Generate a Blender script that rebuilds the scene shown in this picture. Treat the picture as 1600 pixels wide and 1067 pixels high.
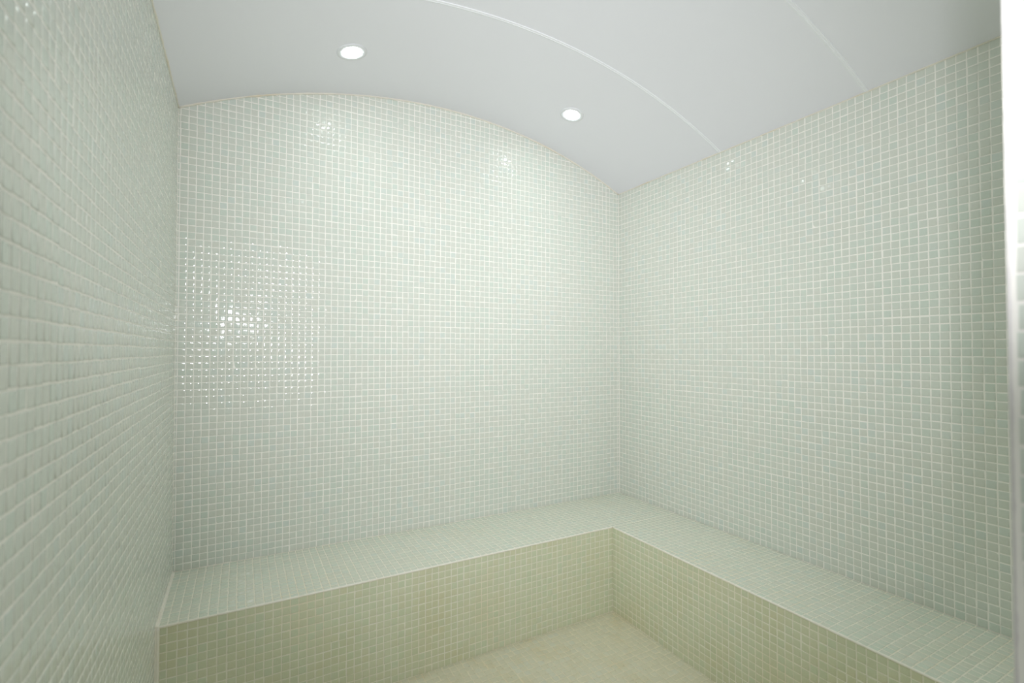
import bpy, bmesh, math, random
import numpy as np
from mathutils import Matrix, Vector

for o in list(bpy.data.objects):
    bpy.data.objects.remove(o, do_unlink=True)
SC = bpy.context.scene
COL = SC.collection
P = 0.0265                      # tile pitch in metres; the room is measured in tiles


def W(x, y, z):                 # tiles -> metres; z is counted from the seat of the bench, 15 rows above the floor
    return (x * P, y * P, (z + 15) * P)


# ---------------------------------------------------------------- room measures (in tiles)
XL, XR = -67.16, 15.69          # left and right wall faces
YB, YF = 16.13, -62.6           # back wall and inside face of the doorway wall
DOOR_X0, DOOR_X1 = -64.0, -35.2  # doorway
DOOR_Z = 62.5
WALL_T = 6.0                    # doorway wall thickness
ZF = -15.0                      # floor
CX, CR, CTOP = -25.7, 94.29, 76.66   # vault: centre line, radius, crown


def vault(x, r=CR):
    return CTOP - CR + math.sqrt(r * r - (x - CX) ** 2)


# ---------------------------------------------------------------- camera
cd = bpy.data.cameras.new('camera')
cam = bpy.data.objects.new('camera', cd)
COL.objects.link(cam)
cd.sensor_width = 36.0
cd.lens = 769.28 / 1600 * 36
cd.clip_start = 0.01
ax, ay, az = 0.0195266, -0.000462, -0.50379
R = (Matrix.Rotation(az, 3, 'Z') @ Matrix.Rotation(ax, 3, 'X') @ Matrix.Rotation(ay, 3, 'Y')) @ Matrix.Rotation(math.pi / 2, 3, 'X')
cam.matrix_world = Matrix.Translation(W(-58.908, -69.3675, 31.6146)) @ R.to_4x4()
cd.dof.use_dof = True
cd.dof.focus_distance = 2.2
cd.dof.aperture_fstop = 3.4
SC.camera = cam

# ---------------------------------------------------------------- world, flash, exposure
wd = bpy.data.worlds.new('world')
SC.world = wd
wd.use_nodes = True
bg = wd.node_tree.nodes['Background']
bg.inputs['Color'].default_value = (0.95, 0.96, 1.0, 1)
bg.inputs['Strength'].default_value = 0.46

LAMP_W = 0.2                    # each recessed lamp
LAMP_W_REAR = 0.6               # the two by the doorway
LAMP_SPREAD = math.radians(120)
LENS_POWER = 42.0
LENS_COLOR = (0.88, 1.0, 0.98)
# the photographer's flash, on top of the camera in the doorway
fl = bpy.data.lights.new('camera_flash', 'AREA')
fl.shape = 'RECTANGLE'
fl.size, fl.size_y = 0.07, 0.045
fl.energy = 12.4
fl.spread = math.radians(93)
fl.color = (0.955, 0.955, 1.0)
flo = bpy.data.objects.new('camera_flash', fl)
COL.objects.link(flo)
FLASH_TILT = math.radians(3)
flo.matrix_world = Matrix.Translation(W(-60.0, -71.5, 41.0)) @ (Matrix.Rotation(math.radians(-2.5), 3, 'Z') @ R @ Matrix.Rotation(FLASH_TILT, 3, 'X')).to_4x4()

SC.view_settings.view_transform = 'Standard'
SC.view_settings.look = 'None'
SC.view_settings.gamma = 1.0
SC.view_settings.use_curve_mapping = False
SC.view_settings.exposure = -0.04
SC.cycles.max_bounces = 14
SC.cycles.diffuse_bounces = 10
SC.cycles.glossy_bounces = 4
SC.cycles.use_denoising = True


# ---------------------------------------------------------------- materials
def new_mat(name):
    m = bpy.data.materials.new(name)
    m.use_nodes = True
    nt = m.node_tree
    return m, nt, nt.nodes['Principled BSDF']


def node(nt, kind, **kw):
    n = nt.nodes.new(kind)
    for k, v in kw.items():
        if k in n.inputs:
            n.inputs[k].default_value = v
        else:
            setattr(n, k, v)
    return n


def ramp(nt, fac, stops):
    r = nt.nodes.new('ShaderNodeValToRGB')
    e = r.color_ramp.elements
    while len(e) > 1:
        e.remove(e[-1])
    e[0].position, e[0].color = stops[0][0], (*stops[0][1], 1)
    for p_, c_ in stops[1:]:
        k = e.new(p_)
        k.color = (*c_, 1)
    nt.links.new(fac, r.inputs[0])
    return r.outputs['Color']


def stain(nt, color, amount, scale, tint, lo=0.5, hi=0.75):
    """cloudy mineral stains mixed over a colour"""
    tc = nt.nodes.new('ShaderNodeTexCoord')
    n = node(nt, 'ShaderNodeTexNoise', Scale=scale, Detail=5.0, Roughness=0.6)
    nt.links.new(tc.outputs['Object'], n.inputs['Vector'])
    mr = node(nt, 'ShaderNodeMapRange')
    mr.inputs['From Min'].default_value = lo
    mr.inputs['From Max'].default_value = hi
    mr.inputs['To Max'].default_value = amount
    nt.links.new(n.outputs['Fac'], mr.inputs['Value'])
    mx = nt.nodes.new('ShaderNodeMix')
    mx.data_type = 'RGBA'
    mx.blend_type = 'MULTIPLY'
    nt.links.new(mr.outputs['Result'], mx.inputs['Factor'])
    nt.links.new(color, mx.inputs['A'])
    mx.inputs['B'].default_value = (*tint, 1)
    return mx.outputs['Result']


def tile_mat(name, stops, rough, st=None):
    m, nt, b = new_mat(name)
    at = node(nt, 'ShaderNodeAttribute', attribute_name='tint')
    c = ramp(nt, at.outputs['Fac'], stops)
    if st:
        c = stain(nt, c, *st)
    nt.links.new(c, b.inputs['Base Color'])
    b.inputs['Roughness'].default_value = rough
    b.inputs['IOR'].default_value = 1.5
    # faint ripple of fired glass
    tc = nt.nodes.new('ShaderNodeTexCoord')
    n = node(nt, 'ShaderNodeTexNoise', Scale=70.0, Detail=2.0)
    nt.links.new(tc.outputs['Object'], n.inputs['Vector'])
    bp = node(nt, 'ShaderNodeBump', Strength=0.12, Distance=0.002)
    nt.links.new(n.outputs['Fac'], bp.inputs['Height'])
    nt.links.new(bp.outputs['Normal'], b.inputs['Normal'])
    return m


def plain_mat(name, col, rough, st=None, bump=0.0, bscale=200.0):
    m, nt, b = new_mat(name)
    rgb = node(nt, 'ShaderNodeRGB')
    rgb.outputs[0].default_value = (*col, 1)
    c = rgb.outputs[0]
    if st:
        c = stain(nt, c, *st)
    nt.links.new(c, b.inputs['Base Color'])
    b.inputs['Roughness'].default_value = rough
    if bump:
        tc = nt.nodes.new('ShaderNodeTexCoord')
        n = node(nt, 'ShaderNodeTexNoise', Scale=bscale, Detail=3.0)
        nt.links.new(tc.outputs['Object'], n.inputs['Vector'])
        bp = node(nt, 'ShaderNodeBump', Strength=bump, Distance=0.001)
        nt.links.new(n.outputs['Fac'], bp.inputs['Height'])
        nt.links.new(bp.outputs['Normal'], b.inputs['Normal'])
    return m


WALL_STOPS = [(0.0, (0.63, 0.69, 0.625)), (0.35, (0.656, 0.692, 0.63)), (0.7, (0.67, 0.686, 0.622)), (1.0, (0.636, 0.692, 0.645))]
FLOOR_STOPS = [(0.0, (0.71, 0.69, 0.55)), (0.5, (0.74, 0.70, 0.55)), (1.0, (0.72, 0.71, 0.59))]
M_TILE = tile_mat('celadon_glass_tile', WALL_STOPS, 0.07)
SEAT_STOPS = [(p_, (c_[0] * 1.08, c_[1] * 1.07, c_[2] * 1.02)) for p_, c_ in WALL_STOPS]
M_TILE_BENCH = tile_mat('celadon_bench_tile', SEAT_STOPS, 0.10, (0.4, 3.0, (0.95, 0.90, 0.78), 0.55, 0.78))
FRONT_STOPS = [(p_, (c_[0] * 1.07, c_[1] * 1.05, c_[2] * 0.87)) for p_, c_ in WALL_STOPS]
M_TILE_FRONT = tile_mat('stained_bench_front_tile', FRONT_STOPS, 0.10, (0.55, 3.0, (0.93, 0.84, 0.68), 0.48, 0.75))
M_TILE_FLOOR = tile_mat('beige_floor_tile', FLOOR_STOPS, 0.22, (0.7, 5.0, (0.93, 0.85, 0.66)))
M_GROUT = plain_mat('pale_grout', (0.92, 0.90, 0.85), 0.8, None, 0.3)
M_GROUT_BENCH = plain_mat('cream_grout', (0.90, 0.87, 0.76), 0.8, (0.5, 4.0, (0.9, 0.78, 0.58)), 0.3)
M_GROUT_FLOOR = plain_mat('floor_grout', (0.80, 0.74, 0.58), 0.85, (0.7, 5.0, (0.85, 0.70, 0.45)), 0.3)
M_CAULK = plain_mat('cream_caulk', (0.80, 0.76, 0.68), 0.45, (0.6, 6.0, (0.90, 0.80, 0.62), 0.5, 0.7), 0.3, 120.0)
M_EDGE = plain_mat('cream_edge_grout', (0.93, 0.89, 0.81), 0.6, (0.4, 5.0, (0.9, 0.8, 0.66)), 0.3, 120.0)
M_BEAD = plain_mat('white_corner_bead', (0.70, 0.68, 0.66), 0.5, None, 0.3, 120.0)
M_CEIL = plain_mat('satin_ceiling_panel', (0.815, 0.815, 0.865), 0.30)
M_STRIP = plain_mat('ceiling_joint_strip', (0.87, 0.88, 0.91), 0.25)
M_TRIM = plain_mat('white_lamp_ring', (0.76, 0.77, 0.80), 0.35)
M_LENS, _nt, _b = new_mat('lit_lamp_lens')
_b.inputs['Base Color'].default_value = (0.9, 0.9, 0.9, 1)
_b.inputs['Emission Color'].default_value = (*LENS_COLOR, 1)
_b.inputs['Emission Strength'].default_value = LENS_POWER


# ---------------------------------------------------------------- mesh helpers
RINGS = [(0.441, -0.02), (0.438, 0.012), (0.414, 0.0205), (0.240, 0.0245)]
TV = []
for h, z in RINGS:
    TV += [(-h, -h, z), (h, -h, z), (h, h, z), (-h, h, z)]
TV = np.array(TV)
TQ = []
for k in range(3):
    for i in range(4):
        j = (i + 1) % 4
        TQ.append((4 * k + i, 4 * k + j, 4 * k + 4 + j, 4 * k + 4 + i))
TQ.append((12, 13, 14, 15))
TQ = np.array(TQ)
SHEET = 12


class Tiled:
    """one mesh: solid grout bodies plus the mosaic tiles bedded on them"""

    def __init__(self, seed):
        self.rng = np.random.default_rng(seed)
        self.v, self.q, self.mi, self.tint, self.sm = [], [], [], [], []
        self.n = 0

    def add(self, v, q, mi, tint, sm):
        self.v.append(v)
        self.q.append(q + self.n)
        self.mi.append(np.full(len(q), mi))
        self.tint.append(tint)
        self.sm.append(np.full(len(q), sm))
        self.n += len(v)

    def box(self, a, b, mi=1):
        x0, y0, z0 = a
        x1, y1, z1 = b
        v = np.array([(x0, y0, z0), (x1, y0, z0), (x1, y1, z0), (x0, y1, z0), (x0, y0, z1), (x1, y0, z1), (x1, y1, z1), (x0, y1, z1)], float)
        q = np.array([(0, 3, 2, 1), (4, 5, 6, 7), (0, 1, 5, 4), (1, 2, 6, 5), (2, 3, 7, 6), (3, 0, 4, 7)])
        self.add(v, q, mi, np.zeros(6), False)

    def field(self, o, eu, ev, en, u0, u1, v0, v1, keep=None, ou=0.0, ov=0.0, tilt=0.0115, jit=0.016, sheet_jit=0.035):
        """tiles on the plane o + u*eu + v*ev; joints lie at whole u and v (shifted by ou, ov); cut tiles at the borders"""
        r = self.rng
        o, eu, ev, en = (np.array(t, float) for t in (o, eu, ev, en))
        iu = np.arange(math.floor(u0 - ou), math.ceil(u1 - ou))
        iv = np.arange(math.floor(v0 - ov), math.ceil(v1 - ov))
        U, V = (t.ravel() for t in np.meshgrid(iu, iv, indexing='ij'))
        lo_u, hi_u = np.maximum(U + ou, u0), np.minimum(U + 1 + ou, u1)
        lo_v, hi_v = np.maximum(V + ov, v0), np.minimum(V + 1 + ov, v1)
        ok = (hi_u - lo_u > 0.22) & (hi_v - lo_v > 0.22)
        if keep is not None:
            ok &= keep((lo_u + hi_u) / 2, (lo_v + hi_v) / 2)
        U, V, lo_u, hi_u, lo_v, hi_v = (t[ok] for t in (U, V, lo_u, hi_u, lo_v, hi_v))
        n = len(U)
        su, sv = U // SHEET, V // SHEET
        su, sv = su - su.min(), sv - sv.min()
        SJ = r.uniform(-sheet_jit, sheet_jit, (su.max() + 1, sv.max() + 1, 2))
        ST = r.uniform(-0.2, 0.2, (su.max() + 1, sv.max() + 1))
        SN = r.normal(0, 0.006, (su.max() + 1, sv.max() + 1, 2))
        cu, cv = (lo_u + hi_u) / 2, (lo_v + hi_v) / 2
        wu, wv = hi_u - lo_u, hi_v - lo_v
        g = 0.12
        fu, fv = (wu - g) / (1 - g), (wv - g) / (1 - g)
        full = (fu > 0.99) & (fv > 0.99)
        ju = np.where(full, SJ[su, sv, 0] + r.normal(0, jit, n), 0)
        jv = np.where(full, SJ[su, sv, 1] + r.normal(0, jit, n), 0)
        rot = r.normal(0, 0.012, n)
        size = r.normal(1.0, 0.008, n)
        tu, tv = r.normal(0, tilt, n) + SN[su, sv, 0], r.normal(0, tilt, n) + SN[su, sv, 1]
        h = r.normal(0, 0.0015, n)
        a = TV[None, :, 0] * (fu * size)[:, None]
        b = TV[None, :, 1] * (fv * size)[:, None]
        a, b = a - rot[:, None] * b, b + rot[:, None] * a
        c = TV[None, :, 2] + a * tu[:, None] + b * tv[:, None] + h[:, None]
        a, b = a + (cu + ju)[:, None], b + (cv + jv)[:, None]
        v = o + a[..., None] * eu + b[..., None] * ev + c[..., None] * en
        q = TQ[None] + (np.arange(n) * 16)[:, None, None]
        q = q.reshape(-1, 4)
        if np.dot(np.cross(eu, ev), en) < 0:
            q = q[:, ::-1]
        t = np.clip(0.5 + ST[su, sv] + r.normal(0, 0.24, n), 0, 1)
        self.add(v.reshape(-1, 3), q, 0, np.repeat(t, len(TQ)), True)

    def build(self, name, mats, parent=None):
        v = np.concatenate(self.v)
        v = np.stack([v[:, 0] * P, v[:, 1] * P, (v[:, 2] + 15) * P], 1)
        q = np.concatenate(self.q)
        me = bpy.data.meshes.new(name)
        me.vertices.add(len(v))
        me.vertices.foreach_set('co', v.ravel().astype(np.float32))
        me.loops.add(q.size)
        me.loops.foreach_set('vertex_index', q.ravel().astype(np.int32))
        me.polygons.add(len(q))
        me.polygons.foreach_set('loop_start', np.arange(0, q.size, 4, dtype=np.int32))
        me.polygons.foreach_set('material_index', np.concatenate(self.mi).astype(np.int32))
        me.update(calc_edges=True)
        me.polygons.foreach_set('use_smooth', np.concatenate(self.sm).astype(bool))
        at = me.attributes.new('tint', 'FLOAT', 'FACE')
        at.data.foreach_set('value', np.concatenate(self.tint).astype(np.float32))
        for m in mats:
            me.materials.append(m)
        me.validate()
        return link(name, me, parent)


def link(name, me, parent=None):
    o = bpy.data.objects.new(name, me)
    COL.objects.link(o)
    if parent:
        o.parent = parent
        o.matrix_parent_inverse = parent.matrix_world.inverted()
    return o


def structure(o, label=None):
    o['kind'] = 'structure'
    if label:
        o['label'] = label
    return o


def tag(o, label, cat, group=None):
    o['label'] = label
    o['category'] = cat
    if group:
        o['group'] = group
    return o


def bm_obj(name, bm, mats, parent=None, smooth=True):
    me = bpy.data.meshes.new(name)
    bmesh.ops.recalc_face_normals(bm, faces=bm.faces)
    for f in bm.faces:
        f.smooth = smooth
    bm.to_mesh(me)
    bm.free()
    for m in mats:
        me.materials.append(m)
    return link(name, me, parent)


def sweep(bm, pts, radius, seg=8, wobble=0.0, rng=None, flat=1.0):
    """a bead of caulk or grout laid along a polyline (points in tiles)"""
    rng = rng or random.Random(1)
    pts = [Vector(W(*p)) for p in pts]
    rings = []
    for i, p in enumerate(pts):
        t = (pts[min(i + 1, len(pts) - 1)] - pts[max(i - 1, 0)]).normalized()
        up = Vector((0, 0, 1)) if abs(t.z) < 0.9 else Vector((1, 0, 0))
        s = t.cross(up).normalized()
        u = s.cross(t)
        r = radius * P * (1 + rng.uniform(-wobble, wobble))
        rings.append([bm.verts.new(p + s * r * math.cos(k / seg * 2 * math.pi) + u * r * flat * math.sin(k / seg * 2 * math.pi)) for k in range(seg)])
    for a, b in zip(rings, rings[1:]):
        for k in range(seg):
            bm.faces.new((a[k], a[(k + 1) % seg], b[(k + 1) % seg], b[k]))
    bm.faces.new(rings[0])
    bm.faces.new(rings[-1])


def run(a, b, n):
    return [tuple(a[k] + (b[k] - a[k]) * i / n for k in range(3)) for i in range(n + 1)]


# ---------------------------------------------------------------- the room shell
TOP = 79.0
X, Y, Z = (1, 0, 0), (0, 1, 0), (0, 0, 1)
NX, NY = (-1, 0, 0), (0, -1, 0)

t = Tiled(1)
t.box((XL - 4, YB, ZF - 2), (XR + 4, YB + 4, TOP))
t.field((0, YB, 0), X, Z, NY, XL, XR, 0, TOP, keep=lambda u, v: v < CTOP - CR + np.sqrt(CR ** 2 - (u - CX) ** 2) + 0.6, ou=0.15)
structure(t.build('wall_back', [M_TILE, M_GROUT]))

t = Tiled(2)
t.box((XR, YF - WALL_T, ZF - 2), (XR + 4, YB, TOP))
t.field((XR, 0, 0), Y, Z, NX, YF, YB, 0, vault(XR) + 0.3)
structure(t.build('wall_right', [M_TILE, M_GROUT]))

t = Tiled(3)
t.box((XL - 4, YF - WALL_T, ZF - 2), (XL, YB, TOP))
t.field((XL, 0, 0), Y, Z, X, YF, YB, ZF, vault(XL) + 0.3, keep=lambda u, v: ~((u > 0.6) & (v < -0.6)))
structure(t.build('wall_left', [M_TILE, M_GROUT]))

t = Tiled(4)
t.box((DOOR_X1, YF - WALL_T, ZF - 2), (XR, YF, TOP))
t.box((XL, YF - WALL_T, ZF - 2), (DOOR_X0, YF, TOP))
t.box((DOOR_X0, YF - WALL_T, DOOR_Z), (DOOR_X1, YF, TOP))
t.field((0, YF, 0), X, Z, Y, DOOR_X1 + 0.3, XR, ZF, TOP, keep=lambda u, v: (v < CTOP - CR + np.sqrt(CR ** 2 - (u - CX) ** 2) + 0.6) & ~((u > 0) & (v < 0)))
t.field((0, YF, 0), X, Z, Y, DOOR_X0, DOOR_X1, DOOR_Z, TOP, keep=lambda u, v: v < CTOP - CR + np.sqrt(CR ** 2 - (u - CX) ** 2) + 0.6)
t.field((DOOR_X1, 0, 0), Y, Z, NX, YF - WALL_T, YF - 0.22, ZF, DOOR_Z, ou=(YF - 0.22) % 1, ov=0.35)
t.field((DOOR_X0, 0, 0), Y, Z, X, YF - WALL_T, YF, ZF, DOOR_Z)
structure(t.build('wall_front', [M_TILE, M_GROUT]))

t = Tiled(5)
t.box((XL, YF - WALL_T - 25, ZF - 4), (XR, YB, ZF))
t.field((0, 0, ZF), X, Y, Z, XL, 0, YF - WALL_T, 0, ou=0.4, ov=0.3, tilt=0.02, jit=0.03, sheet_jit=0.07)
structure(t.build('floor', [M_TILE_FLOOR, M_GROUT_FLOOR]))

# vaulted ceiling, a bent panel with real thickness
bm = bmesh.new()
N = 72
ya, yb = YF - 0.0, YB
rows = []
for i in range(N + 1):
    x = XL + (XR - XL) * i / N
    z = vault(x)
    rows.append([bm.verts.new(W(x, yy, zz)) for yy, zz in ((ya, z), (yb, z), (yb, z + 1.2), (ya, z + 1.2))])
for a, b in zip(rows, rows[1:]):
    for k in range(4):
        bm.faces.new((a[k], a[(k + 1) % 4], b[(k + 1) % 4], b[k]))
bm.faces.new(rows[0])
bm.faces.new(rows[-1])
ce = bm_obj('ceiling', bm, [M_CEIL])
mod = ce.modifiers.new('edges', 'EDGE_SPLIT')
mod.split_angle = math.radians(40)
structure(ce)

# joint strips between the ceiling panels
for k, yy in enumerate((-10.9, -34.4)):
    bm = bmesh.new()
    prof = [(-0.30, 0.02), (-0.27, -0.10), (-0.07, -0.12), (-0.05, -0.05), (0.05, -0.05), (0.07, -0.12), (0.27, -0.10), (0.30, 0.02)]
    rows = []
    for i in range(N + 1):
        x = XL + (XR - XL) * i / N
        rows.append([bm.verts.new(W(x, yy + dy, vault(x) + dz)) for dy, dz in prof])
    for a, b in zip(rows, rows[1:]):
        for j in range(len(prof)):
            jj = (j + 1) % len(prof)
            bm.faces.new((a[j], a[jj], b[jj], b[j]))
    structure(bm_obj('trim_%d' % (k + 1), bm, [M_STRIP], smooth=False))

# caulk where the walls meet the ceiling
rg = random.Random(5)
bm = bmesh.new()
sweep(bm, [(x, YB - 0.05, vault(x) - 0.06) for x in np.linspace(XL + 0.1, XR - 0.1, 160)], 0.15, 7, 0.35, rg)
structure(bm_obj('trim_3', bm, [M_CAULK]))
bm = bmesh.new()
sweep(bm, run((XR - 0.05, YF, vault(XR) - 0.05), (XR - 0.05, YB, vault(XR) - 0.05), 120), 0.10, 7, 0.35, rg)
structure(bm_obj('trim_4', bm, [M_CAULK]))
bm = bmesh.new()
sweep(bm, run((XL + 0.05, YF, vault(XL) - 0.05), (XL + 0.05, YB, vault(XL) - 0.05), 120), 0.13, 7, 0.35, rg)
structure(bm_obj('trim_5', bm, [M_CAULK]))
# rounded white corner bead of the doorway
bm = bmesh.new()
sweep(bm, run((DOOR_X1 + 0.06, YF - 0.06, ZF), (DOOR_X1 + 0.06, YF - 0.06, DOOR_Z), 220), 0.085, 10, 0.15, rg)
structure(bm_obj('trim_6', bm, [M_BEAD]))

# caulk on the left wall round the end of the bench
bm = bmesh.new()
sweep(bm, run((XL + 0.06, -0.13, ZF), (XL + 0.06, -0.13, 0.0), 40), 0.11, 7, 0.1, rg)
sweep(bm, run((XL + 0.06, -0.13, 0.12), (XL + 0.06, YB, 0.12), 50), 0.11, 7, 0.1, rg)
structure(bm_obj('trim_7', bm, [M_EDGE]))

# ---------------------------------------------------------------- the bench
bench = bpy.data.objects.new('tiled_bench', None)
COL.objects.link(bench)
bench.location = W(0, 0, ZF)
bench.empty_display_size = 0.1
bpy.context.view_layer.update()
tag(bench, 'L-shaped pale green mosaic-tiled bench built along the back and right walls', 'bench')
E_ = 0.10
t = Tiled(11)
BL, BR, BB, BF = XL + 0.09, XR - 0.06, YB - 0.06, YF + 0.06
t.box((BL, 0.1, -1.5), (BR, BB, 0))
t.box((0.1, BF, -1.5), (BR, 0.1, 0))
t.field((0, 0, 0), X, Y, Z, BL, BR, E_, BB)
t.field((0, 0, 0), X, Y, Z, E_, BR, BF, 0 + E_)
t.build('seat', [M_TILE_BENCH, M_GROUT_BENCH], bench)
t = Tiled(12)
t.box((BL, 0, ZF), (BR, 2.0, -0.05))
t.field((0, 0, 0), X, Z, NY, XL + 0.42, 0, ZF, -E_)
t.build('front_panel', [M_TILE_FRONT, M_GROUT_BENCH], bench)
t = Tiled(13)
t.box((0, BF, ZF), (2.0, 0, -0.05))
t.field((0, 0, 0), Y, Z, NX, BF, 0, ZF, -E_)
t.build('front_panel', [M_TILE_FRONT, M_GROUT_BENCH], bench)
bm = bmesh.new()
sweep(bm, run((BL, 0.03, -0.04), (0.03, 0.03, -0.04), 150) + run((0.03, 0.0, -0.04), (0.03, BF, -0.04), 140), 0.145, 8, 0.18, rg)
bo = bm_obj('edge_grout', bm, [M_EDGE], bench)
bm = bmesh.new()
sweep(bm, run((XL + 0.255, -0.02, ZF), (XL + 0.255, -0.02, -0.02), 40), 0.215, 8, 0.08, rg)
sweep(bm, run((XL + 0.23, 0.0, 0.0), (XL + 0.23, BB - 0.2, 0.0), 60), 0.165, 8, 0.12, rg)
bm_obj('end_caulk', bm, [M_EDGE], bench)['label'] = 'thick cream caulk bead at the left end'


# ---------------------------------------------------------------- recessed lamps
def lathe(prof, seg=48):
    bm = bmesh.new()
    rings = [[bm.verts.new((r * math.cos(k / seg * 2 * math.pi), r * math.sin(k / seg * 2 * math.pi), z)) for k in range(seg)] for r, z in prof]
    for a, b in zip(rings, rings[1:]):
        for k in range(seg):
            bm.faces.new((a[k], a[(k + 1) % seg], b[(k + 1) % seg], b[k]))
    return bm, rings


def downlight(x, y, label, watt, first=None):
    z = vault(x)
    slope = math.atan2(-(x - CX), math.sqrt(CR ** 2 - (x - CX) ** 2))
    e = bpy.data.objects.new('ceiling_downlight', None)
    COL.objects.link(e)
    e.empty_display_size = 0.05
    e.location = W(x, y, z)
    e.rotation_euler = (0, -slope, 0)
    bpy.context.view_layer.update()
    tag(e, label, 'ceiling light', 'recessed ceiling downlights')
    ld = bpy.data.lights.new('downlight_beam', 'AREA')      # the light the lens gives off
    ld.shape = 'DISK'
    ld.size = 2.7 * P
    ld.energy = watt
    ld.spread = LAMP_SPREAD
    ld.color = LENS_COLOR
    lo = bpy.data.objects.new('downlight_beam', ld)
    COL.objects.link(lo)
    lo.parent = e
    lo.location = (0, 0, -0.006)
    if first:
        for ch in first.children:
            if ch.type != 'MESH':
                continue
            c = ch.copy()
            COL.objects.link(c)
            c.parent = e
            c.matrix_parent_inverse = Matrix.Identity(4)
        return e
    R0, R1 = 2.15 * P, 1.42 * P
    prof = [(R1, 0.012), (R1, -0.001), (R1 + 0.002, -0.0035), (R0 - 0.005, -0.0045), (R0 - 0.001, -0.003), (R0, 0.0), (R0, 0.002), (R1 + 0.004, 0.012)]
    bm, rings = lathe(prof)
    o = bm_obj('trim_ring', bm, [M_TRIM])
    o.parent = e
    bm, rings = lathe([(R1 - 0.0003, 0.004), (R1 - 0.001, -0.0005), (R1 * 0.75, -0.0016), (R1 * 0.4, -0.0022), (0.002, -0.0024)])
    bm.faces.new(rings[-1])
    bm.faces.new(rings[0])
    o = bm_obj('lens', bm, [M_LENS])
    o.parent = e
    o['label'] = 'glowing white round lens'
    return e


d0 = downlight(-45.3, 3.0, 'round recessed downlight in the vaulted ceiling, nearer the left wall', LAMP_W)
downlight(-6.5, 3.2, 'round recessed downlight in the vaulted ceiling, nearer the right back corner', LAMP_W, d0)
downlight(-45.5, -49.5, 'round recessed downlight overhead by the doorway, on the left side', LAMP_W_REAR, d0)
downlight(-7.0, -52.0, 'round recessed downlight overhead by the doorway, on the right side', LAMP_W_REAR, d0)
